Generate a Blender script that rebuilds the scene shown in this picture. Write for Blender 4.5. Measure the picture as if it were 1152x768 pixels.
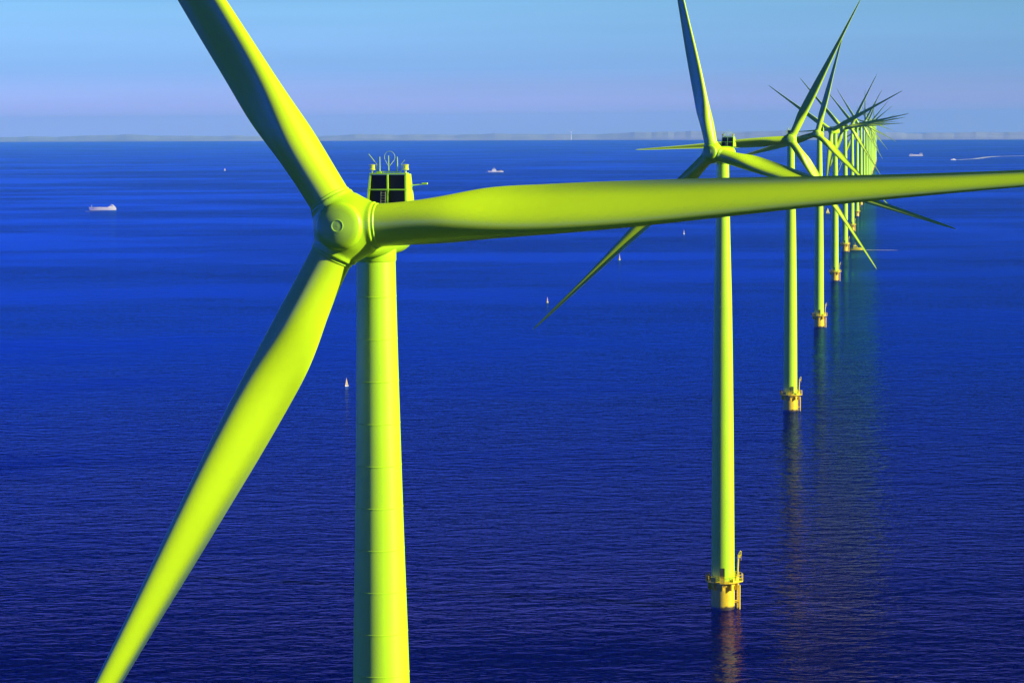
import bpy, bmesh, math, random
from mathutils import Matrix, Vector
R = math.radians
scene = bpy.context.scene
for o in list(bpy.data.objects):
    bpy.data.objects.remove(o)
C = scene.collection
rng = random.Random(7)

# ------------------------------------------------------------------ camera
CAM_H = 87.9
PITCH, ROLL = R(5.096), 0.0078
F = Vector((0, math.cos(PITCH), -math.sin(PITCH)))
U = Vector((0, math.sin(PITCH), math.cos(PITCH)))
X = Vector((1, 0, 0))
Rr = X * math.cos(ROLL) - U * math.sin(ROLL)
Ur = U * math.cos(ROLL) + X * math.sin(ROLL)
cam_d = bpy.data.cameras.new('camera')
cam = bpy.data.objects.new('camera', cam_d)
C.objects.link(cam)
cam_d.lens = 36 * 2755 / 1152
cam_d.sensor_width = 36
cam_d.clip_start = 1
cam_d.clip_end = 200000
m = Matrix((Rr, Ur, -F)).transposed().to_4x4()
m.translation = (0, 0, CAM_H)
cam.matrix_world = m
scene.camera = cam

# ------------------------------------------------------------------ sky + sun
SUN_EL, SUN_AZ = R(22), R(109.5)          # azimuth clockwise from +Y
sun_dir = Vector((math.sin(SUN_AZ) * math.cos(SUN_EL), math.cos(SUN_AZ) * math.cos(SUN_EL), math.sin(SUN_EL)))
world = bpy.data.worlds.new("World")
scene.world = world
world.use_nodes = True
wn, wl = world.node_tree.nodes, world.node_tree.links
bg = wn['Background']
bg.inputs['Strength'].default_value = 0.1
tc = wn.new('ShaderNodeTexCoord')
sep = wn.new('ShaderNodeSeparateXYZ')
wl.new(tc.outputs['Generated'], sep.inputs[0])
zc = wn.new('ShaderNodeMath'); zc.operation = 'MAXIMUM'; zc.inputs[1].default_value = 0.004
wl.new(sep.outputs['Z'], zc.inputs[0])
comb = wn.new('ShaderNodeCombineXYZ')
wl.new(sep.outputs['X'], comb.inputs[0]); wl.new(sep.outputs['Y'], comb.inputs[1]); wl.new(zc.outputs[0], comb.inputs[2])
sky = wn.new('ShaderNodeTexSky')
sky.sky_type = 'NISHITA'
sky.sun_disc = False
sky.sun_elevation = SUN_EL
sky.sun_rotation = SUN_AZ
wl.new(comb.outputs[0], sky.inputs[0])
sq = wn.new('ShaderNodeMath'); sq.operation = 'SQRT'        # more ramp room near the horizon
wl.new(zc.outputs[0], sq.inputs[0])
ramp = wn.new('ShaderNodeValToRGB')
wl.new(sq.outputs[0], ramp.inputs[0])
stops = [(0.004, (.98, 1.10, 3.35)), (0.022, (.44, .82, 2.25)), (0.049, (.38, .75, 1.58)), (0.066, (.03, .42, 2.3)),
         (0.10, (.002, .05, .75)), (0.16, (.001, .012, .26)), (0.26, (.002, .010, .16)), (0.95, (.002, .010, .16))]
el = ramp.color_ramp.elements
while len(el) < len(stops):
    el.new(0.5)
for e, (z, c) in zip(el, stops):
    e.position = math.sqrt(z); e.color = tuple(v / 4 for v in c) + (1,)
mul = wn.new('ShaderNodeVectorMath'); mul.operation = 'MULTIPLY'
wl.new(sky.outputs[0], mul.inputs[0]); wl.new(ramp.outputs[0], mul.inputs[1])
sc4 = wn.new('ShaderNodeVectorMath'); sc4.operation = 'SCALE'; sc4.inputs['Scale'].default_value = 4.0
wl.new(mul.outputs[0], sc4.inputs[0])
# sky dimmed towards the sun, shaped to hold back its fill on turbines and sea
dt = wn.new('ShaderNodeVectorMath'); dt.operation = 'DOT_PRODUCT'; dt.inputs[1].default_value = sun_dir
wl.new(tc.outputs['Generated'], dt.inputs[0])
sm = wn.new('ShaderNodeMapRange'); sm.interpolation_type = 'SMOOTHSTEP'
sm.inputs[1].default_value = -.5; sm.inputs[2].default_value = .85; sm.inputs[3].default_value = 0; sm.inputs[4].default_value = 1
wl.new(dt.outputs['Value'], sm.inputs[0])
sunmix = wn.new('ShaderNodeMix'); sunmix.data_type = 'VECTOR'
sunmix.inputs['A'].default_value = (1, 1, 1); sunmix.inputs['B'].default_value = (.22, .35, .2)
fwd = wn.new('ShaderNodeVectorMath'); fwd.operation = 'MULTIPLY'
wl.new(sm.outputs[0], sunmix.inputs[0]); wl.new(sc4.outputs[0], fwd.inputs[0])
for q in sunmix.outputs:
    if q.type == 'VECTOR': wl.new(q, fwd.inputs[1])
# extra blue added to the unseen sky behind left, fills the turbines' shaded sides
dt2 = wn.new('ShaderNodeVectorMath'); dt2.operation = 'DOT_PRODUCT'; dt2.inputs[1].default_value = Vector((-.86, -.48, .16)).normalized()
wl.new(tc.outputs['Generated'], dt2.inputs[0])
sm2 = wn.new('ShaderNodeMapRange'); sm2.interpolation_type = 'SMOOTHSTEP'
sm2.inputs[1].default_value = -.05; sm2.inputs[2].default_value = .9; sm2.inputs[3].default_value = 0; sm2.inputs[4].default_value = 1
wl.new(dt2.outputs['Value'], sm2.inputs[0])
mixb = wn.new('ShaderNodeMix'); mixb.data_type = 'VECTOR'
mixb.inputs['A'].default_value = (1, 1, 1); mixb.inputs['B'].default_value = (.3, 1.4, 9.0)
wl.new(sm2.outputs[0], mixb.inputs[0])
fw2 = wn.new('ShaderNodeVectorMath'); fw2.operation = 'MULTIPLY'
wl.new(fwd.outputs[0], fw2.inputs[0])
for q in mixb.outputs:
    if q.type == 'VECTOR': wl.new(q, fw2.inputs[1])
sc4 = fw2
# faint cirrus veil, level streaks
mp = wn.new('ShaderNodeMapping'); mp.inputs['Scale'].default_value = (3, 3, 60)
wl.new(tc.outputs['Generated'], mp.inputs[0])
nz = wn.new('ShaderNodeTexNoise'); nz.inputs['Scale'].default_value = 1.6; nz.inputs['Detail'].default_value = 5
wl.new(mp.outputs[0], nz.inputs['Vector'])
mr = wn.new('ShaderNodeMapRange'); mr.inputs[1].default_value = .35; mr.inputs[2].default_value = .75
mr.inputs[3].default_value = .97; mr.inputs[4].default_value = 1.05
wl.new(nz.outputs[0], mr.inputs[0])
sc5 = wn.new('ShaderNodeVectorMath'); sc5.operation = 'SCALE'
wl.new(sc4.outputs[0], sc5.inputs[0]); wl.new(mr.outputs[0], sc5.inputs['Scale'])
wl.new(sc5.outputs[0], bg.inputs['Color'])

sun_d = bpy.data.lights.new('sun', 'SUN')
sun_d.energy = 5.0
sun_d.angle = R(0.53)
sun_d.color = (1.0, 0.93, 0.55)
sun = bpy.data.objects.new('sun', sun_d)
C.objects.link(sun)
sun.rotation_euler = sun_dir.to_track_quat('Z', 'Y').to_euler()

scene.view_settings.view_transform = 'Standard'
scene.view_settings.look = 'None'
scene.view_settings.exposure = 0.65
scene.view_settings.gamma = 1
scene.view_settings.use_curve_mapping = False
scene.render.engine = 'CYCLES'
scene.cycles.use_denoising = True
scene.cycles.max_bounces = 6
scene.cycles.volume_bounces = 0
scene.cycles.sample_clamp_indirect = 6

# ------------------------------------------------------------------ helpers
def tag(o, label=None, cat=None, group=None, kind=None):
    if label: o['label'] = label
    if cat: o['category'] = cat
    if group: o['group'] = group
    if kind: o['kind'] = kind
    return o

def empty(name, loc=(0, 0, 0), rz=0):
    o = bpy.data.objects.new(name, None)
    o.location = loc; o.rotation_euler = (0, 0, rz)
    o.empty_display_size = 2
    C.objects.link(o)
    return o

def mat(name, color, rough=.45, spec=.5, noise=0, nscale=1.0, metallic=0):
    m = bpy.data.materials.new(name)
    m.use_nodes = True
    n, l = m.node_tree.nodes, m.node_tree.links
    b = n['Principled BSDF']
    b.inputs['Base Color'].default_value = (*color, 1)
    b.inputs['Roughness'].default_value = rough
    b.inputs['Specular IOR Level'].default_value = spec
    b.inputs['Metallic'].default_value = metallic
    if noise:
        t = n.new('ShaderNodeTexCoord')
        mpn = n.new('ShaderNodeMapping'); mpn.inputs['Scale'].default_value = (1, 1, .18)
        l.new(t.outputs['Object'], mpn.inputs[0])
        no = n.new('ShaderNodeTexNoise'); no.inputs['Scale'].default_value = nscale; no.inputs['Detail'].default_value = 6
        l.new(mpn.outputs[0], no.inputs['Vector'])
        r = n.new('ShaderNodeMapRange'); r.inputs[1].default_value = .3; r.inputs[2].default_value = .7
        r.inputs[3].default_value = 1 - noise; r.inputs[4].default_value = 1 + noise * .3
        l.new(no.outputs[0], r.inputs[0])
        v = n.new('ShaderNodeVectorMath'); v.operation = 'SCALE'; v.inputs[0].default_value = color
        l.new(r.outputs[0], v.inputs['Scale'])
        l.new(v.outputs[0], b.inputs['Base Color'])
        r2 = n.new('ShaderNodeMapRange'); r2.inputs[3].default_value = rough - .06; r2.inputs[4].default_value = rough + .08
        l.new(no.outputs[0], r2.inputs[0]); l.new(r2.outputs[0], b.inputs['Roughness'])
    return m

M = {
    'paint': mat('lime_paint', (.50, .88, .009), .42, .5, .07, 1.1),
    'blade': mat('lime_gelcoat', (.57, .87, .009), .36, .5, .05, .8),
    'trim': mat('lime_trim', (.46, .74, .02), .5, .4, .1, 3),
    'yellow': mat('marine_yellow', (.84, .62, .012), .5, .4, .16, 2.2),
    'steel': mat('galvanised_steel', (.16, .17, .10), .5, .5, .1, 4),
    'dark': mat('radiator_mesh_black', (.006, .004, .010), .6, .3),
    'door': mat('door_dark', (.05, .06, .01), .6),
    'lamp': mat('beacon_glass', (.62, .70, .05), .25, .6),
    'white': mat('boat_white', (.80, .76, .78), .4, .5, .04, 1),
    'grey': mat('boat_grey', (.25, .27, .32), .5),
    'glass': mat('boat_window', (.01, .015, .03), .1, .6),
    'deck': mat('boat_deck', (.35, .30, .26), .6),
    'sail': mat('sail_cloth', (.52, .40, .24), .7, .2, .03, 2),
    'boatyellow': mat('boat_yellow', (.82, .72, .03), .45, .5, .05, 2),
    'foam': mat('foam', (.62, .66, .72), .8, .2, .3, .3),
    'farwhite': mat('far_turbine_white', (.85, .85, .88), .5),
}

def tide_band(m):
    # weed and tide stain on the steel just above the water
    n, l = m.node_tree.nodes, m.node_tree.links
    b = n['Principled BSDF']
    src = b.inputs['Base Color'].links[0].from_socket
    t = n.new('ShaderNodeTexCoord'); sp = n.new('ShaderNodeSeparateXYZ'); l.new(t.outputs['Object'], sp.inputs[0])
    no = n.new('ShaderNodeTexNoise'); no.inputs['Scale'].default_value = 1.3; no.inputs['Detail'].default_value = 4; l.new(t.outputs['Object'], no.inputs['Vector'])
    ad = n.new('ShaderNodeMath'); ad.operation = 'MULTIPLY_ADD'; ad.inputs[1].default_value = -.9; l.new(no.outputs[0], ad.inputs[0]); l.new(sp.outputs['Z'], ad.inputs[2])
    r = n.new('ShaderNodeMapRange'); r.inputs[1].default_value = -.1; r.inputs[2].default_value = .35; l.new(ad.outputs[0], r.inputs[0])
    mx = n.new('ShaderNodeMix'); mx.data_type = 'RGBA'
    l.new(r.outputs[0], mx.inputs[0])
    mx.inputs[6].default_value = (.05, .035, .02, 1); l.new(src, mx.inputs[7]); l.new(mx.outputs[2], b.inputs['Base Color'])
M['tide'] = mat('marine_yellow_tidal', (.84, .62, .012), .4, .5, .16, 2.2)
tide_band(M['tide'])

def obj(name, bm, m, parent=None, smooth=False, angle=35):
    me = bpy.data.meshes.new(name)
    bmesh.ops.recalc_face_normals(bm, faces=bm.faces)
    bm.to_mesh(me); bm.free()
    me.materials.append(m)
    if smooth:
        for p in me.polygons: p.use_smooth = True
        me.set_sharp_from_angle(angle=R(angle))
    o = bpy.data.objects.new(name, me)
    C.objects.link(o)
    if parent: o.parent = parent
    return o

def box(bm, lo, hi, M_=None):
    vs = [bm.verts.new((x, y, z)) for x in (lo[0], hi[0]) for y in (lo[1], hi[1]) for z in (lo[2], hi[2])]
    if M_:
        for v in vs: v.co = M_ @ v.co
    for f in ((0, 1, 3, 2), (4, 6, 7, 5), (0, 4, 5, 1), (2, 3, 7, 6), (0, 2, 6, 4), (1, 5, 7, 3)):
        bm.faces.new([vs[i] for i in f])

def tube(bm, pts, r, n=8, r1=None):
    pts = [Vector(p) for p in pts]
    rings = []
    for i, p in enumerate(pts):
        d = (pts[min(i + 1, len(pts) - 1)] - pts[max(i - 1, 0)]).normalized()
        a = d.orthogonal().normalized() if i == 0 else (rings_a - d * rings_a.dot(d)).normalized()
        rings_a = a
        b = d.cross(a)
        rad = r if r1 is None else r + (r1 - r) * i / (len(pts) - 1)
        rings.append([bm.verts.new(p + (a * math.cos(2 * math.pi * k / n) + b * math.sin(2 * math.pi * k / n)) * rad) for k in range(n)])
    for q, s in zip(rings, rings[1:]):
        for k in range(n):
            bm.faces.new((q[k], q[(k + 1) % n], s[(k + 1) % n], s[k]))
    bm.faces.new(rings[0][::-1]); bm.faces.new(rings[-1])

def lathe(bm, prof, n=64, M_=None):
    """prof: (radius, height) about Z"""
    rings = []
    for r, z in prof:
        if r < 1e-5:
            rings.append([bm.verts.new((0, 0, z))])
        else:
            rings.append([bm.verts.new((r * math.cos(2 * math.pi * k / n), r * math.sin(2 * math.pi * k / n), z)) for k in range(n)])
    if M_:
        for rg in rings:
            for v in rg: v.co = M_ @ v.co
    for q, s in zip(rings, rings[1:]):
        for k in range(n):
            k2 = (k + 1) % n
            if len(q) == 1 and len(s) == 1: continue
            if len(q) == 1: bm.faces.new((q[0], s[k2], s[k]))
            elif len(s) == 1: bm.faces.new((q[k], q[k2], s[0]))
            else: bm.faces.new((q[k], q[k2], s[k2], s[k]))
    if len(rings[0]) > 1: bm.faces.new(rings[0][::-1])
    if len(rings[-1]) > 1: bm.faces.new(rings[-1])

def lerp_table(t, x):
    if x <= t[0][0]: return t[0][1]
    for (a, u), (b, v) in zip(t, t[1:]):
        if x <= b:
            k = (x - a) / (b - a)
            return u + (v - u) * k
    return t[-1][1]

def smooth_table(t, x, w=1.2):
    return sum(lerp_table(t, x + d * w) for d in (-1, -.5, 0, .5, 1)) / 5

# ------------------------------------------------------------------ sea, coast, haze
EARTH = 7.43e6
def drop(x, y):
    return -(x * x + y * y) / (2 * EARTH)

def water_material():
    m = bpy.data.materials.new('sea_water')
    m.use_nodes = True
    n, l = m.node_tree.nodes, m.node_tree.links
    n.remove(n['Principled BSDF'])
    body = n.new('ShaderNodeBsdfDiffuse'); body.inputs['Color'].default_value = (0.0002, 0.0016, 0.085, 1)
    gl = n.new('ShaderNodeBsdfGlossy');  gl.inputs['Roughness'].default_value = .10
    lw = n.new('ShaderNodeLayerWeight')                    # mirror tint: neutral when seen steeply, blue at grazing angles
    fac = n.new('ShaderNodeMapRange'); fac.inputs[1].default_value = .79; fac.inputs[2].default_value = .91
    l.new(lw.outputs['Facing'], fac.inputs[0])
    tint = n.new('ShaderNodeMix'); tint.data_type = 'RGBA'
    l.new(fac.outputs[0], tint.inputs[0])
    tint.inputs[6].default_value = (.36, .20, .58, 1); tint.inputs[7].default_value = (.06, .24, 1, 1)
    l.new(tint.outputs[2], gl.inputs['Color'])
    fr = n.new('ShaderNodeFresnel'); fr.inputs['IOR'].default_value = 1.333
    mix = n.new('ShaderNodeMixShader')
    l.new(fr.outputs[0], mix.inputs[0]); l.new(body.outputs[0], mix.inputs[1]); l.new(gl.outputs[0], mix.inputs[2])
    l.new(mix.outputs[0], n['Material Output'].inputs['Surface'])
    geo = n.new('ShaderNodeNewGeometry')
    def noise(scale, detail=2, rough=.5, dist=0):
        mp = n.new('ShaderNodeMapping'); mp.inputs['Scale'].default_value = scale
        mp.inputs['Rotation'].default_value = (0, 0, R(dist))
        l.new(geo.outputs['Position'], mp.inputs[0])
        t = n.new('ShaderNodeTexNoise'); t.inputs['Scale'].default_value = 1; t.inputs['Detail'].default_value = detail
        t.inputs['Roughness'].default_value = rough
        l.new(mp.outputs[0], t.inputs['Vector'])
        return t.outputs[0]
    def math_(op, a, b_):
        q = n.new('ShaderNodeMath'); q.operation = op
        for i, v in enumerate((a, b_)):
            if isinstance(v, (int, float)): q.inputs[i].default_value = v
            else: l.new(v, q.inputs[i])
        return q.outputs[0]
    big = noise((1 / 26, 1 / 14, 1), 2, .5, 8)
    mid = noise((1 / 6.2, 1 / 3.3, 1), 3, .55, -7)
    small = noise((1 / 2.0, 1 / 1.1, 1), 2, .5, 5)
    h = math_('ADD', math_('MULTIPLY', big, .5), math_('ADD', math_('MULTIPLY', mid, .75), math_('MULTIPLY', small, .2)))
    # wind lanes and slicks: broad bands where the ripples are weaker or stronger
    lane = noise((1 / 420, 1 / 190, 1), 4, .55, 28)
    mr = n.new('ShaderNodeMapRange'); mr.inputs[1].default_value = .40; mr.inputs[2].default_value = .60
    mr.inputs[3].default_value = .25; mr.inputs[4].default_value = 1.35
    l.new(lane, mr.inputs[0])
    bump = n.new('ShaderNodeBump'); bump.inputs['Distance'].default_value = 1.0
    gust = noise((1 / 75, 1 / 34, 1), 3, .6, 24)
    mr2 = n.new('ShaderNodeMapRange'); mr2.inputs[1].default_value = .35; mr2.inputs[2].default_value = .68
    mr2.inputs[3].default_value = .62; mr2.inputs[4].default_value = 1.3
    l.new(gust, mr2.inputs[0])
    l.new(math_('MULTIPLY', mr.outputs[0], mr2.outputs[0]), bump.inputs['Strength'])
    l.new(h, bump.inputs['Height'])
    for q in (gl, fr): l.new(bump.outputs[0], q.inputs['Normal'])
    return m

def sea():
    bm = bmesh.new()
    rs = [0, 60, 120, 200, 300, 450, 650, 900, 1200, 1600, 2100, 2700, 3400, 4300, 5400, 6800, 8500, 10500, 13000, 16000, 20000, 24000]
    n = 180
    rings = []
    for r in rs:
        if r == 0: rings.append([bm.verts.new((0, 0, 0))]); continue
        rings.append([bm.verts.new((r * math.cos(2 * math.pi * k / n), r * math.sin(2 * math.pi * k / n), -r * r / (2 * EARTH))) for k in range(n)])
    for q, s in zip(rings, rings[1:]):
        for k in range(n):
            k2 = (k + 1) % n
            if len(q) == 1: bm.faces.new((q[0], s[k], s[k2]))
            else: bm.faces.new((q[k], s[k], s[k2], q[k2]))
    o = obj('sea', bm, water_material(), smooth=True, angle=180)
    return tag(o, kind='structure')
sea()

def coast():
    # low farmland shore running obliquely away to the left, about 10 to 17 km off
    line = [(-6780, 20680), (-3650, 17740), (-1580, 15700), (344, 13900), (1470, 12430), (2350, 11580), (4070, 10170), (6780, 8250)]
    pts = []
    for (a, b) in zip(line, line[1:]):
        for k in range(40):
            t = k / 40
            pts.append((a[0] + (b[0] - a[0]) * t, a[1] + (b[1] - a[1]) * t))
    pts.append(line[-1])
    ph = [rng.uniform(0, 6.28) for _ in range(8)]
    def hh(s, d):
        v = sum(math.sin(s * f + ph[i]) * a for i, (f, a) in enumerate(((.0011, 5), (.0023, 5), (.0051, 3), (.011, 2), (.027, 1.4), (.07, .9))))
        return max(3, 17 + v + d * .006)
    bm = bmesh.new()
    depths = (0, 15, 120, 500, 1300, 2600)
    rows = []
    s = 0
    prev = pts[0]
    for p in pts:
        s += math.hypot(p[0] - prev[0], p[1] - prev[1]); prev = p
        u = Vector((p[0], p[1])).normalized()
        row = []
        for i, d in enumerate(depths):
            x, y = p[0] + u.x * d, p[1] + u.y * d
            z = drop(x, y) + (-2 if i == 0 else 2.5 if i == 1 else hh(s, d) * (.45 if i == 2 else .8 if i == 3 else 1))
            row.append(bm.verts.new((x, y, z)))
        rows.append(row)
    for a, b in zip(rows, rows[1:]):
        for i in range(len(depths) - 1):
            bm.faces.new((a[i], b[i], b[i + 1], a[i + 1]))
    m = bpy.data.materials.new('coast_fields_hazed')
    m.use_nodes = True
    n, l = m.node_tree.nodes, m.node_tree.links
    t = n.new('ShaderNodeNewGeometry')
    mp = n.new('ShaderNodeMapping'); mp.inputs['Scale'].default_value = (1 / 420, 1 / 900, 1 / 30)
    l.new(t.outputs['Position'], mp.inputs[0])
    no = n.new('ShaderNodeTexNoise'); no.inputs['Scale'].default_value = 1; no.inputs['Detail'].default_value = 5
    l.new(mp.outputs[0], no.inputs['Vector'])
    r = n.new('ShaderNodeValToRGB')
    r.color_ramp.elements[0].position = .38; r.color_ramp.elements[0].color = (.31, .35, .66, 1)  # distance haze painted into the land colours as added blue
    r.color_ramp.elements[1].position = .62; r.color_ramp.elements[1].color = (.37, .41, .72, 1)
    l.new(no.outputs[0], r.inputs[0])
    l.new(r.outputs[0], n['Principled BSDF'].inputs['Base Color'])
    n['Principled BSDF'].inputs['Roughness'].default_value = 1
    n['Principled BSDF'].inputs['Specular IOR Level'].default_value = 0
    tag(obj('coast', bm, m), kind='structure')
coast()

HAZE_DENSITY = 3.8e-5
def haze():
    bm = bmesh.new()
    box(bm, (-24500, -24500, -50), (24500, 24500, 175))
    m = bpy.data.materials.new('sea_haze')
    m.use_nodes = True
    n, l = m.node_tree.nodes, m.node_tree.links
    for q in list(n):
        if q.type != 'OUTPUT_MATERIAL': n.remove(q)
    v = n.new('ShaderNodeVolumePrincipled')
    v.inputs['Color'].default_value = (.20, .62, 1.0, 1)
    v.inputs['Density'].default_value = HAZE_DENSITY
    v.inputs['Anisotropy'].default_value = 0.0
    l.new(v.outputs[0], n['Material Output'].inputs['Volume'])
    o = obj('haze', bm, m)
    tag(o, kind='stuff')
    o['label'] = 'thin blue sea haze that pales the horizon'
haze()

# ------------------------------------------------------------------ wind turbine parts
HUB_Z, OVER, ROTOR_R = 82.4, 5.0, 46.5
CHORD = [(0, 2.28), (2.6, 2.28), (4, 2.36), (5.5, 2.60), (7, 2.86), (8.5, 2.97), (10, 2.97), (12.5, 2.86), (15, 2.66), (19.6, 2.2), (24.4, 1.68), (29, 1.28),
         (33, 1.0), (36.4, .82), (40, .64), (44, .42), (45.8, .26), (46.5, .06)]
TWIST = [(0, 33), (4, 33), (7, 31), (10, 27.5), (15, 20), (20, 14.5), (30, 10), (40, 8), (46.5, 7)]
THICK = [(0, 1.0), (2.6, 1.0), (5.5, .72), (7.5, .52), (10, .40), (15, .32), (22, .28), (32, .25), (46.5, .20)]
BLEND = [(0, 0), (2.4, 0), (4.5, .35), (7, .9), (8.5, 1), (50, 1)]      # circle -> aerofoil
TEGAP = [(0, 0), (3.0, .10), (5, .26), (8, .22), (10.5, .06), (14, .02), (50, .01)]

def blade_mesh():
    bm = bmesh.new()
    N = 36
    spans = [1.6 + i * .35 for i in range(28)] + [11.4 + i * 1.0 for i in range(33)] + [44.4, 45.0, 45.5, 45.9, 46.2, 46.4, 46.5]
    rings = []
    for r in spans:
        c = smooth_table(CHORD, r) if r < 43 else lerp_table(CHORD, r)
        th = smooth_table(THICK, r); bl = smooth_table(BLEND, r, .8); te = smooth_table(TEGAP, r)
        tw = R(smooth_table(TWIST, r, 2.0))
        pa = .5 + (lerp_table(((0, .40), (16, .40), (38, .30), (47, .30)), r) - .5) * bl                                           # pitch axis
        pre = -.9 * max(0, (r - 4) / 42) ** 2
        ring = []
        for side in (1, -1):                                                # suction (+Y), pressure (-Y)
            for i in range(N + 1):
                x = .5 * (1 - math.cos(math.pi * i / N))                    # 0 LE .. 1 TE
                if side < 0: x = 1 - x
                yt = 5 * (.2969 * math.sqrt(max(x, 0)) - .1260 * x - .3516 * x * x + .2843 * x ** 3 - .1036 * x ** 4) * th
                yt += te * .5 * x * (1 if bl > .02 else 0) / max(c / 2.9, .25)
                cam_ = ((.07 + .045 * min(1, max(0, (r - 9) / 9))) * math.sin(math.pi * x ** 2.1) + .018 * x * (1 - x)) * min(1, .45 / max(th, .2))
                ya = cam_ + side * yt
                yc = side * math.sqrt(max(0, .25 - (x - .5) ** 2))
                y = yc * (1 - bl) + ya * bl
                if side < 0 and i == N: continue                            # shared LE
                lx, ly = (pa - x) * c, y * c
                ring.append(bm.verts.new((lx * math.cos(tw) + ly * math.sin(tw), -lx * math.sin(tw) + ly * math.cos(tw) + pre, r)))
        rings.append(ring)
    n = len(rings[0])
    for q, s in zip(rings, rings[1:]):
        for k in range(n):
            bm.faces.new((q[k], q[(k + 1) % n], s[(k + 1) % n], s[k]))
    bm.faces.new(rings[0][::-1]); bm.faces.new(rings[-1])
    bmesh.ops.remove_doubles(bm, verts=bm.verts, dist=.0005)
    return bm

TILT = Matrix.Rotation(R(-5), 4, 'X')
def rotor_mat(alpha):
    return Matrix.Translation((0, -OVER, HUB_Z)) @ TILT @ Matrix.Rotation(R(90 - alpha), 4, 'Y')

TOWER = [(6.0, 2.10), (15, 2.05), (25, 1.98), (35, 1.90), (45, 1.78), (52, 1.68), (58, 1.57), (65, 1.37), (71, 1.24), (76, 1.14), (80.9, 1.07)]
def tower_radius(z): return smooth_table(TOWER, z, 2)

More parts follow.
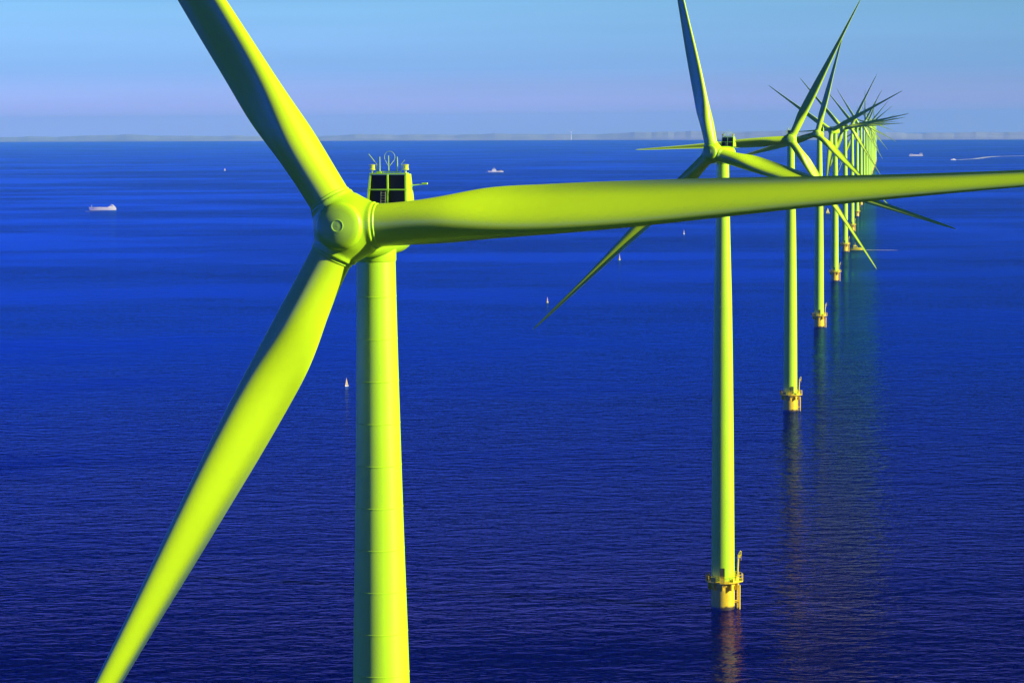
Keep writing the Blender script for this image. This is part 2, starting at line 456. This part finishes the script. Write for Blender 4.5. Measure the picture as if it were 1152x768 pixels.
def build_turbine():
    root = empty('wind_turbine')
    # --- foundation
    bm = bmesh.new()
    lathe(bm, [(0, -12), (2.15, -12), (2.15, 4.25), (2.30, 4.3), (2.30, 4.6), (2.16, 4.65), (2.16, 5.0), (0, 5.0)], 64)
    for k in range(10):
        a = 2 * math.pi * k / 10 + .2
        Mx = Matrix.Rotation(a, 4, 'Z')
        box(bm, (2.1, -.07, 3.6), (2.85, .07, 4.95), Mx)                       # brackets under the deck
    f = obj('foundation', bm, M['tide'], root, True)
    bm = bmesh.new()
    for dx in (-.9, .9):
        tube(bm, [(dx, -2.9, -3), (dx, -2.9, 4.4)], .16, 10)
        for z in (-1.5, 1.2, 4.1):
            tube(bm, [(dx, -2.95, z), (dx * .8, -1.9, z)], .1, 8)
    for k in range(20):
        tube(bm, [(-.28, -2.6, -2 + k * .36), (.28, -2.6, -2 + k * .36)], .03, 6)
    for dx in (-.28, .28):
        tube(bm, [(dx, -2.6, -2.5), (dx, -2.6, 6.2)], .04, 6)
    bl = obj('boat_landing', bm, M['yellow'], root)
    bl.rotation_euler.z = R(118)
    bm = bmesh.new()
    # deck: an octagon ring with a lay-down bay to the right
    outer = []
    for k in range(24):
        a = 2 * math.pi * k / 24
        rr = 3.2 + (.45 if -0.75 < ((a - R(15) + math.pi) % (2 * math.pi) - math.pi) < 0.75 else 0)
        outer.append((rr * math.cos(a), rr * math.sin(a)))
    vb = [bm.verts.new((x, y, 5.02)) for x, y in outer]; vt = [bm.verts.new((x, y, 5.22)) for x, y in outer]
    bm.faces.new(vb[::-1]); bm.faces.new(vt)
    for k in range(24):
        bm.faces.new((vb[k], vb[(k + 1) % 24], vt[(k + 1) % 24], vt[k]))
    pl = obj('platform', bm, M['yellow'], root)
    bm = bmesh.new()
    for k in range(24):
        x, y = outer[k][0] * .985, outer[k][1] * .985
        x2, y2 = outer[(k + 1) % 24][0] * .985, outer[(k + 1) % 24][1] * .985
        tube(bm, [(x, y, 5.2), (x, y, 6.35)], .045, 6)
        for z in (5.75, 6.32):
            tube(bm, [(x, y, z), (x2, y2, z)], .04, 6)
        if k % 3 != 1:                                                       # toe boards and net panels
            a_ = Vector((x2 - x, y2 - y, 0)).normalized(); nn = Vector((-a_.y, a_.x, 0)) * .015
            vs = [bm.verts.new(Vector((px, py, pz)) + s_ * nn) for s_ in (1, -1) for px, py, pz in ((x, y, 5.25), (x2, y2, 5.25), (x2, y2, 6.1 if k % 2 else 5.55), (x, y, 6.1 if k % 2 else 5.55))]
            bm.faces.new(vs[:4]); bm.faces.new(vs[4:][::-1])
            for q in range(4): bm.faces.new((vs[q], vs[4 + q], vs[4 + (q + 1) % 4], vs[(q + 1) % 4]))
    obj('railing', bm, M['yellow'], pl)
    bm = bmesh.new()
    tube(bm, [(2.72, .35, 5.2), (2.74, .35, 7.4), (2.85, .35, 9.3)], .14, 10)
    tube(bm, [(2.85, .35, 9.2), (3.0, .30, 10.1), (3.2, .25, 10.45), (3.35, .2, 10.2)], .11, 8)
    box(bm, (2.72, .1, 9.2), (3.2, .55, 9.75)); box(bm, (3.2, .1, 9.55), (3.38, .3, 10.1))
    tube(bm, [(3.3, .2, 10.1), (3.3, .2, 8.7)], .025, 6)
    obj('davit_crane', bm, M['yellow'], root, True)
    # --- tower with weld rings and flanges
    bm = bmesh.new()
    prof = []
    z = 5.2
    seams = [5.2 + 2.36 * k for k in range(1, 33)]
    prof.append((2.1, 5.2))
    for sz in seams:
        if sz > 80.3: break
        big = abs(sz - 29) < 1.2 or abs(sz - 55) < 1.2
        h_, d_ = (.06, .028) if big else (.035, .014)
        r_ = tower_radius(sz)
        prof += [(r_, sz - h_), (r_ + d_, sz - h_ * .6), (r_ + d_, sz + h_ * .6), (r_, sz + h_)]
    prof += [(1.08, 80.6), (1.05, 81.4)]
    lathe(bm, prof, 96)
    tw = obj('tower', bm, M['paint'], root, True, 12)
    bm = bmesh.new()
    Md = Matrix.Rotation(R(-72), 4, 'Z')
    box(bm, (2.02, -.42, 5.5), (2.16, .42, 7.7), Md)
    obj('tower_door', bm, M['door'], tw)
    # --- nacelle: a smooth round canopy along Y, flattened below
    bm = bmesh.new()
    n = 56
    prof = [(-3.55, 1.00), (-3.35, 1.25), (-2.6, 1.36), (-1.0, 1.44), (1.0, 1.45), (2.4, 1.43), (3.0, 1.36), (3.4, 1.2), (3.62, .95), (3.7, .5)]
    rings = []
    for y, rr in prof:
        ring = []
        for k in range(n):
            a = 2 * math.pi * k / n
            ex = 2.5
            cx_, sz_ = math.cos(a), math.sin(a)
            q = (abs(cx_) ** ex + abs(sz_) ** ex) ** (-1 / ex)
            zz = rr * q * sz_
            ring.append(bm.verts.new((rr * q * cx_ * .98, y, HUB_Z - .38 + zz)))
        rings.append(ring)
    for q, s in zip(rings, rings[1:]):
        for k in range(n): bm.faces.new((q[k], q[(k + 1) % n], s[(k + 1) % n], s[k]))
    bm.faces.new(rings[0][::-1]); bm.faces.new(rings[-1])
    na = obj('nacelle', bm, M['paint'], root, True, 60)
    bm = bmesh.new()
    lathe(bm, [(1.10, 80.3), (1.13, 80.35), (1.13, 81.2), (0.9, 81.25)], 64)
    obj('yaw_ring', bm, M['paint'], na, True)
    # --- cooler box on the roof, open dark radiators facing the rotor
    y0, y1 = 2.15, 3.15
    zb, zt = HUB_Z + .98, HUB_Z + 2.68
    bm = bmesh.new()
    wb, wt = 1.2, 1.09
    for s in (-1, 1):                                                        # tapered side plates
        x_in = lambda w: s * w
        pts = [(s * wb, y0 - .1, zb), (s * (wb + .12), y1, zb), (s * (wt + .12), y1 - .25, zt), (s * wt, y0 + .25, zt)]
        pin = [(s * (wb - .11), y0 - .1, zb), (s * (wb + .03), y1, zb), (s * (wt + .03), y1 - .25, zt), (s * (wt - .11), y0 + .25, zt)]
        vo = [bm.verts.new(p) for p in pts]; vi = [bm.verts.new(p) for p in pin]
        bm.faces.new(vo); bm.faces.new(vi[::-1])
        for q in range(4): bm.faces.new((vo[q], vo[(q + 1) % 4], vi[(q + 1) % 4], vi[q]))
    box(bm, (-wt, y0 + .22, zt - .02), (wt, y1 - .3, zt + .06))
    box(bm, (-wb + .08, y1 - .42, zb), (wb - .08, y1 - .36, zt - .05))        # back sheet
    box(bm, (-.04, y0 + .12, zb + .05), (.04, y0 + .22, zt - .03))            # mullion
    box(bm, (-wb + .03, y0 + .06, zb + .80), (wb - .03, y0 + .13, zb + .86))  # transom
    box(bm, (-wb, y0 - .12, zb - .06), (wb, y0 - .02, zb + .03))
    rb = obj('cooler_frame', bm, M['paint'], root)
    for sx in (-1, 1):
        for (za, zc_) in ((zb + .07, zb + .78), (zb + .88, zt - .06)):
            bm = bmesh.new()
            w_ = 1.11 if za < zb + .5 else 1.03
            box(bm, (min(sx * .05, sx * w_), y0 + .25, za), (max(sx * .05, sx * w_), y0 + .42, zc_))
            for q in range(9):
                zz = za + (q + .5) * (zc_ - za) / 9
                box(bm, (min(sx * .05, sx * w_), y0 + .235, zz - .012), (max(sx * .05, sx * w_), y0 + .255, zz + .012))
            obj('radiator_panel', bm, M['dark'], rb)
    bm = bmesh.new()
    for dx in (-.34, -.08):
        tube(bm, [(dx, y0 - .1, zb - .1), (dx, y0 - .02, zb + .72)], .022, 6)
    for q in range(5):
        tube(bm, [(-.34, y0 - .08, zb + .05 + q * .15), (-.08, y0 - .08, zb + .05 + q * .15)], .016, 6)
    obj('ladder', bm, M['steel'], rb)
    for sx in (-1, 1):
        bm = bmesh.new()
        Mt = Matrix.Translation((sx * .98, y0 + .45, zt + .06))
        lathe(bm, [(.06, 0), (.06, .16), (.2, .17), (.2, .22), (.17, .24), (.17, .42), (.2, .44), (.2, .47), (0, .5)], 20, Mt)
        obj('aviation_light', bm, M['lamp'], rb, True)
    for dx, hgt in ((-.52, .92), (0, .98), (.52, .92)):
        bm = bmesh.new()
        tube(bm, [(dx, y0 + .4, zt + .05), (dx, y0 + .4, zt + .05 + hgt)], .035, 8, .022)
        obj('lightning_rod', bm, M['trim'], rb)
    bm = bmesh.new()
    tube(bm, [(-.75, y0 + .4, zt + .13), (.75, y0 + .4, zt + .13)], .025, 6)
    for dx in (-.72, -.3, .3, .72): tube(bm, [(dx, y0 + .4, zt + .05), (dx, y0 + .4, zt + .14)], .02, 6)
    box(bm, (-.68, y0 + .3, zt + .06), (-.42, y0 + .5, zt + .14))
    obj('instrument_rail', bm, M['trim'], rb)
    bm = bmesh.new()
    tube(bm, [(.31 * math.cos(R(a)), y0 + .62, zt + .95 + .33 * math.sin(R(a))) for a in range(-35, 216, 12)], .012, 6)
    tube(bm, [(-.25, y0 + .62, zt + .76), (-.05, y0 + .45, zt + .45)], .014, 6); tube(bm, [(.25, y0 + .62, zt + .76), (.05, y0 + .45, zt + .45)], .014, 6)
    obj('hoop_antenna', bm, M['trim'], rb)
    bm = bmesh.new()
    tube(bm, [(-.72, y0 + .5, zt + .1), (-.74, y0 + .5, zt + .56), (-1.2, y0 + .5, zt + 1.12)], .022, 6)
    obj('whip_antenna', bm, M['trim'], rb)
    bm = bmesh.new()
    tube(bm, [(.72, y0 + .5, zt + .1), (.72, y0 + .5, zt + .55), (.92, y0 + .5, zt + .78)], .016, 6)
    obj('whip_antenna', bm, M['trim'], rb)
    bm = bmesh.new()
    tube(bm, [(1.2, y1 - .3, zb + 1.05), (2.1, y1 - .2, zb + 1.13)], .03, 6)
    box(bm, (1.85, y1 - .28, zb + 1.1), (2.15, y1 - .1, zb + 1.2))
    obj('wind_vane_boom', bm, M['trim'], rb)
    # --- hub: three root sleeves blended into a blunt nose (voxel remesh of their union)
    bm = bmesh.new()
    lathe(bm, [(0, -1.55), (.66, -1.55), (1.06, -1.42), (1.32, -1.12), (1.50, -.6), (1.62, 0), (1.6, .9), (1.35, 1.45), (0, 1.47)], 48, Matrix.Rotation(R(90), 4, 'X') @ Matrix.Scale(-1, 4, (0, 0, 1)))
    for a in (90, 210, 330):
        lathe(bm, [(0, 0), (1.28, 0), (1.28, 1.66), (0, 1.66)], 40, Matrix.Rotation(R(90 - a), 4, 'Y'))
        lathe(bm, [(0, .0), (1.80, .0), (1.68, .75), (1.36, 1.35), (0, 1.35)], 40, Matrix.Translation((0, .1, 0)) @ Matrix.Rotation(R(90 - a), 4, 'Y'))
    ho = obj('hub_raw', bm, M['paint'])
    md = ho.modifiers.new('r', 'REMESH'); md.mode = 'VOXEL'; md.voxel_size = .055
    sm = ho.modifiers.new('s', 'SMOOTH'); sm.iterations = 14; sm.factor = .5
    dg = bpy.context.evaluated_depsgraph_get(); dg.update()
    me = bpy.data.meshes.new_from_object(ho.evaluated_get(dg))
    for p in me.polygons: p.use_smooth = True
    bpy.data.objects.remove(ho)
    hub = bpy.data.objects.new('hub', me); C.objects.link(hub); hub.parent = root
    bm = bmesh.new()
    Rn = Matrix.Rotation(R(90), 4, 'X')                                      # Z -> -Y
    lathe(bm, [(1.33, .95), (1.35, 1.0), (1.335, 1.05), (1.27, 1.34), (1.20, 1.47), (1.12, 1.53), (.86, 1.61), (.34, 1.672), (.33, 1.69), (.29, 1.69), (.28, 1.675), (0, 1.685)], 72, Rn)
    obj('nose_cap', bm, M['paint'], hub, True, 30)
    # --- blades
    bl0 = obj('blade', blade_mesh(), M['blade'], root, True, 42)
    bm = bmesh.new()
    lathe(bm, [(1.15, 1.60), (1.19, 1.62), (1.19, 1.80), (1.145, 1.84)], 56)
    obj('root_collar', bm, M['paint'], bl0, True)
    for k in range(2):
        c = bl0.copy(); C.objects.link(c); c.parent = root
        d = bl0.children[0].copy(); C.objects.link(d); d.parent = c
    return root

def kids(o): return [c for c in C.objects if c.parent == o]

FAR_SKIP = {'boat_landing', 'railing', 'tower_door', 'ladder', 'aviation_light', 'lightning_rod', 'instrument_rail', 'hoop_antenna', 'whip_antenna', 'wind_vane_boom', 'root_collar', 'yaw_ring', 'radiator_panel'}
def copy_turbine(src, far):
    r = src.copy(); C.objects.link(r)
    for ch in kids(src):
        if far and ch.name.split('.')[0] in FAR_SKIP: continue
        c = ch.copy(); C.objects.link(c); c.parent = r
        for g in kids(ch):
            if far and g.name.split('.')[0] in FAR_SKIP: continue
            d = g.copy(); C.objects.link(d); d.parent = c
    return r

# position along the row, rotor bearing, angle of one blade (0 = right, counter-clockwise)
STEP, START = Vector((46.6075, 302.1085)), Vector((-55.323, -166.009))
SPEC = [  # yaw, phase, label
    (-14.6, 3.8, 'largest lime wind turbine in the foreground, its tower cut off by the bottom edge'),
    (-26, 103.8, 'second nearest lime wind turbine, whose yellow foundation stands lowest in the photo'),
    (-8, 63.5, 'third nearest lime wind turbine, one blade pointing up right and one level to the left'),
    (-19, 76, 'fourth nearest lime wind turbine, its steep upper blade close behind that of the third'),
    (-33, 27, 'fifth nearest lime wind turbine, one thin blade rising gently to the right'),
    (-26, 12, 'sixth nearest lime wind turbine, standing beside the yellow work boat'),
    (-22, 64, 'seventh lime wind turbine of the row, one sunlit blade pointing steeply up right'),
    (-22, 130, 'eighth lime wind turbine of the row, one blade pointing up left at a slant'),
    (-22, 123, 'ninth lime wind turbine from the nearest, a thin dark blade up left'),
    (-22, 62, 'tenth lime wind turbine from the nearest, a blade steeply up right'),
    (-22, 92, 'eleventh lime wind turbine from the nearest, one blade straight up'),
    (-22, 70, 'twelfth lime wind turbine of the row, seventh from the far end'),
    (-22, 51, 'sixth lime wind turbine from the far end of the row'),
    (-22, 40, 'fifth lime wind turbine from the far end of the row'),
    (-22, 13, 'fourth lime wind turbine from the far end, one blade nearly level to the right'),
    (-22, 5, 'third lime wind turbine from the far end of the row'),
    (-22, 22, 'last but one lime wind turbine at the far end of the row'),
    (-22, 98, 'farthest and smallest lime wind turbine, at the very end of the row'),
]
proto = build_turbine()
for i, (yaw, ph, lab) in enumerate(SPEC):
    t = proto if i == 0 else copy_turbine(proto, i >= 7)
    p = START + STEP * (i + 1)
    if i == 0: p = Vector((-7.53, 136.1))
    t.location = (p.x, p.y, drop(p.x, p.y))
    t.rotation_euler = (0, 0, R(yaw))
    tag(t, lab, 'wind turbine', 'offshore wind turbines in a straight row')
    k = 0
    for c in kids(t):
        nm = c.name.split('.')[0]
        if nm == 'blade':
            pitch = Matrix.Rotation(R(4 if i == 1 else 0), 4, 'Z')
            c.matrix_local = rotor_mat(ph + 120 * k + (-2.3 if i == 0 and k == 2 else 0)) @ pitch; k += 1
        elif nm == 'hub':
            c.matrix_local = rotor_mat(ph)
        elif nm in ('foundation', 'platform', 'davit_crane'):
            c.rotation_euler.z = -R(yaw)

# ------------------------------------------------------------------ boats
def hull_bm(L, B, D, sheer=.25, stern=.8, draft=.4):
    """bow at -X"""
    bm = bmesh.new()
    n = 14
    rows = []
    for i in range(n + 1):
        t = i / n
        w = B / 2 * min(1, (1 - (1 - t) ** 2.4) * 1.02) * (1 if t < .8 else 1 - (1 - stern) * (t - .8) / .2)
        w = max(w, .02)
        top = D * (1 + sheer * (1 - t) ** 2)
        x = -L / 2 + L * t
        x_top = x - L * .05 * (1 - t) ** 2
        rows.append([bm.verts.new((x_top, -w, top)), bm.verts.new((x, -w * .82, -draft)), bm.verts.new((x, w * .82, -draft)), bm.verts.new((x_top, w, top))])
    for a, b in zip(rows, rows[1:]):
        for k in range(4):
            bm.faces.new((a[k], a[(k + 1) % 4], b[(k + 1) % 4], b[k]))
    bm.faces.new(rows[0]); bm.faces.new(rows[-1][::-1])
    return bm

def foam_strip(name, pts, w0, w1):
    """flat foam lying on the water along a path, ragged edges"""
    bm = bmesh.new()
    P = [Vector((x, y, 0)) for x, y in pts]
    dense = []
    for a, b in zip(P, P[1:]):
        for k in range(30): dense.append(a.lerp(b, k / 30))
    dense.append(P[-1])
    prev = None
    for i, p in enumerate(dense):
        d = (dense[min(i + 1, len(dense) - 1)] - dense[max(i - 1, 0)]).normalized()
        nrm = Vector((-d.y, d.x, 0))
        w = w0 + (w1 - w0) * i / (len(dense) - 1)
        w *= rng.uniform(.6, 1.15)
        z = drop(p.x, p.y) + .12
        a = bm.verts.new((p.x + nrm.x * w / 2, p.y + nrm.y * w / 2, z)); b = bm.verts.new((p.x - nrm.x * w / 2, p.y - nrm.y * w / 2, z))
        if prev: bm.faces.new((prev[0], prev[1], b, a))
        prev = (a, b)
    o = obj(name, bm, M['foam'])
    return tag(o, kind='stuff')

def place(o, x, y, rz=0):
    o.location = (x, y, drop(x, y)); o.rotation_euler = (0, 0, R(rz))

# cargo ship, far left, steaming left
s = empty('cargo_ship')
obj('hull', hull_bm(27, 5.5, 2.5, .35), M['white'], s)
bm = bmesh.new(); box(bm, (-9.5, -1.9, 2.5), (5.5, 1.9, 3.1)); box(bm, (-4, -1.5, 3.1), (-3.4, 1.5, 3.5)); obj('hatch_cover', bm, M['white'], s)
bm = bmesh.new(); box(bm, (5.5, -2.3, 2.5), (12.6, 2.3, 3.9)); box(bm, (7.5, -2.0, 3.9), (11.6, 2.0, 4.9)); box(bm, (9.6, -.7, 4.9), (10.9, .7, 5.7))
h = obj('superstructure', bm, M['white'], s)
bm = bmesh.new(); box(bm, (7.42, -1.8, 4.1), (7.497, 1.8, 4.6)); box(bm, (8, -2.06, 4.1), (10.8, -2.003, 4.55)); obj('bridge_window', bm, M['glass'], h)
bm = bmesh.new(); tube(bm, [(-11.8, 0, 3), (-11.8, 0, 5.6)], .15); tube(bm, [(8.6, 0, 4.9), (8.6, 0, 6.6)], .14); obj('mast', bm, M['white'], s)
place(s, -430.3, 2586, 4)
tag(s, 'white cargo ship with its superstructure at the right end, far left on open water', 'ship')
foam_strip('ship_wash', [(-443, 2551), (-436, 2552), (-428, 2553)], 5, 2)
foam_strip('ship_wash', [(-445, 2640), (-440, 2640.5), (-436, 2641)], 7, 2)

# passenger launch, middle
s = empty('motor_launch')
obj('hull', hull_bm(27, 6, 2.2, .3), M['white'], s)
bm = bmesh.new(); box(bm, (-7.5, -2.2, 2.2), (0.5, 2.2, 4.6)); box(bm, (-6, -1.9, 4.6), (-1, 1.9, 6.8)); obj('cabin', bm, M['white'], s)
bm = bmesh.new(); box(bm, (-7.58, -1.8, 3.1), (-7.503, 1.8, 4.1)); box(bm, (-5.5, -1.96, 5.2), (-1.4, -1.903, 6.2)); obj('window', bm, M['glass'], s)
bm = bmesh.new(); tube(bm, [(-3.5, 0, 6.8), (-3.5, 0, 9.4)], .18); obj('mast', bm, M['white'], s)
bm = bmesh.new(); box(bm, (2.5, -1.8, 2.2), (11.5, 1.8, 2.6)); box(bm, (7, -1.5, 2.6), (10.5, 1.5, 3.8)); obj('aft_deck', bm, M['deck'], s)
place(s, -26.7, 4466.5, 2)
tag(s, 'small white motor boat with a raised cabin, on open water above the long horizontal blade', 'boat')
foam_strip('boat_wash', [(-46, 4462), (-38, 4463), (-26, 4460)], 14, 6)

# double ended ferry, right
s = empty('ferry')
bm = bmesh.new()
box(bm, (-17, -4.6, -.5), (17, 4.6, 2.6)); obj('hull', bm, M['white'], s)
bm = bmesh.new(); box(bm, (-15.5, -4.2, 2.6), (-8.5, 4.2, 5.2)); box(bm, (9, -4.2, 2.6), (15.5, 4.2, 7.2)); box(bm, (-8.5, -3.6, 2.6), (9, 3.6, 3.9)); obj('deckhouse', bm, M['white'], s)
bm = bmesh.new(); box(bm, (9.6, -4.29, 5.2), (15, -4.203, 6.3)); box(bm, (-15, -4.29, 3.4), (-9, -4.203, 4.3)); obj('window', bm, M['glass'], s)
bm = bmesh.new(); tube(bm, [(12, 0, 7.2), (12, 0, 10.5)], .2); tube(bm, [(-12, 0, 5.2), (-12, 0, 7.2)], .2); obj('mast', bm, M['grey'], s)
place(s, 1013.9, 6140, -4)
tag(s, 'pale ferry near the horizon, to the right of the row of turbines', 'ferry')

# speedboat and its long wake
s = empty('speedboat')
obj('hull', hull_bm(12, 3.4, 1.5, .3), M['white'], s)
bm = bmesh.new(); box(bm, (-1.5, -1.2, 1.5), (2.6, 1.2, 2.9)); obj('cabin', bm, M['white'], s)
bm = bmesh.new(); box(bm, (-1.57, -1.0, 2.0), (-1.503, 1.0, 2.7)); obj('windscreen', bm, M['glass'], s)
place(s, 985, 5462, 20)
tag(s, 'white speedboat at the head of a long pale wake, right edge of the sea', 'speedboat')
foam_strip('speedboat_wake', [(991, 5466), (1060, 5600), (1135, 5850), (1180, 5960), (1262, 6020), (1420, 6060)], 14, 34)

# work boat by the sixth turbine
s = empty('work_boat')
obj('hull', hull_bm(8.6, 2.8, 1.35, .3), M['boatyellow'], s)
bm = bmesh.new(); box(bm, (-2.3, -1.0, 1.35), (.6, 1.0, 2.7)); box(bm, (-1.9, -.8, 2.7), (-.1, .8, 3.5)); c = obj('wheelhouse', bm, M['boatyellow'], s)
bm = bmesh.new(); box(bm, (-2.36, -.8, 1.9), (-2.303, .8, 2.45)); box(bm, (-2.1, -1.06, 1.9), (.3, -1.003, 2.4)); obj('window', bm, M['glass'], c)
bm = bmesh.new(); tube(bm, [(-.8, 0, 3.5), (-.8, 0, 5.2)], .07); tube(bm, [(-1.2, 0, 4.6), (-.4, 0, 4.6)], .05); obj('mast', bm, M['boatyellow'], s)
bm = bmesh.new(); box(bm, (1.2, -1.1, 1.35), (3.6, 1.1, 1.75)); obj('aft_deck', bm, M['boatyellow'], s)
place(s, 235.0, 1667, 3)
tag(s, 'yellow work boat trailing a straight wake beside the sixth turbine', 'work boat')
foam_strip('boat_wake', [(238, 1666.5), (250, 1663), (262, 1659.5)], 6, 2.5)

# sailing boats
def sailing_boat(x, y, hgt, rz, hullm, sailm, label):
    s = empty('sailboat')
    L = hgt * .62
    obj('hull', hull_bm(L, L * .34, L * .14, .25, .7, .1), hullm, s)
    bm = bmesh.new(); tube(bm, [(-L * .12, 0, .1), (-L * .12, 0, hgt)], hgt * .012, 8, hgt * .006); tube(bm, [(-L * .12, 0, hgt * .16), (L * .42, 0, hgt * .15)], hgt * .009, 6)
    obj('mast', bm, M['steel'], s)
    def sail(name, tri, belly):
        bm = bmesh.new()
        n = 8
        a, b, c = (Vector(q) for q in tri)          # tack, clew, head
        grids = []
        for off in (.012, -.012):
            g = []
            for i in range(n + 1):
                row = []
                for j in range(n + 1):
                    u, v = j / n, i / n
                    p = a.lerp(b, u).lerp(c, v) if False else (a * (1 - v) + c * v) * (1 - u) + (b * (1 - v) + c * v) * u
                    p = p + Vector((0, belly * math.sin(math.pi * u) * (1 - v) ** .6 + off, 0))
                    p.x += (1 - v) * 0 + math.sin(math.pi * v) * u * L * .06
                    row.append(bm.verts.new(p))
                g.append(row)
            for i in range(n):
                for j in range(n): bm.faces.new((g[i][j], g[i][j + 1], g[i + 1][j + 1], g[i + 1][j]))
            grids.append(g)
        bmesh.ops.remove_doubles(bm, verts=bm.verts, dist=.001)
        obj(name, bm, sailm, s, True, 60)
    sail('mainsail', ((-L * .1, 0, hgt * .17), (L * .42, 0, hgt * .16), (-L * .11, 0, hgt * .98)), L * .07)
    sail('jib', ((-L * .48, 0, L * .18), (-L * .10, 0, L * .2), (-L * .13, 0, hgt * .8)), L * .05)
    place(s, x, y, rz)
    tag(s, label, 'sailboat', 'small sailboats on the open water')
    return s
sailing_boat(-55.9, 821.7, 2.9, 62, M['white'], M['sail'], 'cream sailboat just left of the tower of the largest turbine')
sailing_boat(17.6, 1200.5, 3.1, 72, M['boatyellow'], M['sail'], 'narrow sailboat near the lower left blade tip of the second turbine')
sailing_boat(69.5, 1570.7, 4.2, 70, M['boatyellow'], M['sail'], 'narrow sailboat right of the lower left blade of the second turbine')
sailing_boat(136, 1926.3, 3.7, 66, M['white'], M['sail'], 'tiny white sailboat just left of the tower of the second turbine')
sailing_boat(-565.4, 4857, 6, 60, M['white'], M['sail'], 'tiny white sailboat far off near the upper blade of the largest turbine')
sailing_boat(302.7, 2340, 5.6, 15, M['boatyellow'], M['boatyellow'], 'yellow sailboat between the towers of the fourth and fifth turbines')

# lone white turbine on the far shore
t = empty('shore_turbine')
bm = bmesh.new(); lathe(bm, [(2.2, -3), (2.0, 10), (1.3, 44), (0, 44.2)], 16); obj('tower', bm, M['farwhite'], t, True)
bm = bmesh.new(); box(bm, (-1.6, -3.2, 42.6), (1.6, 4, 45.6)); obj('nacelle', bm, M['farwhite'], t)
for a in (35, 155, 275):
    bm = bmesh.new()
    pts = [(0, -3.6, 0), (0, -3.6, 6), (0, -3.6, 24)]
    tube(bm, pts, 1.1, 8, .25)
    b = obj('blade', bm, M['farwhite'], t); b.matrix_local = Matrix.Translation((0, 0, 44)) @ Matrix.Rotation(R(90 - a), 4, 'Y')
gx, gy = 344, 13920
t.location = (gx, gy, drop(gx, gy) + 3)
tag(t, 'lone white wind turbine on the hazy far shore', 'wind turbine')
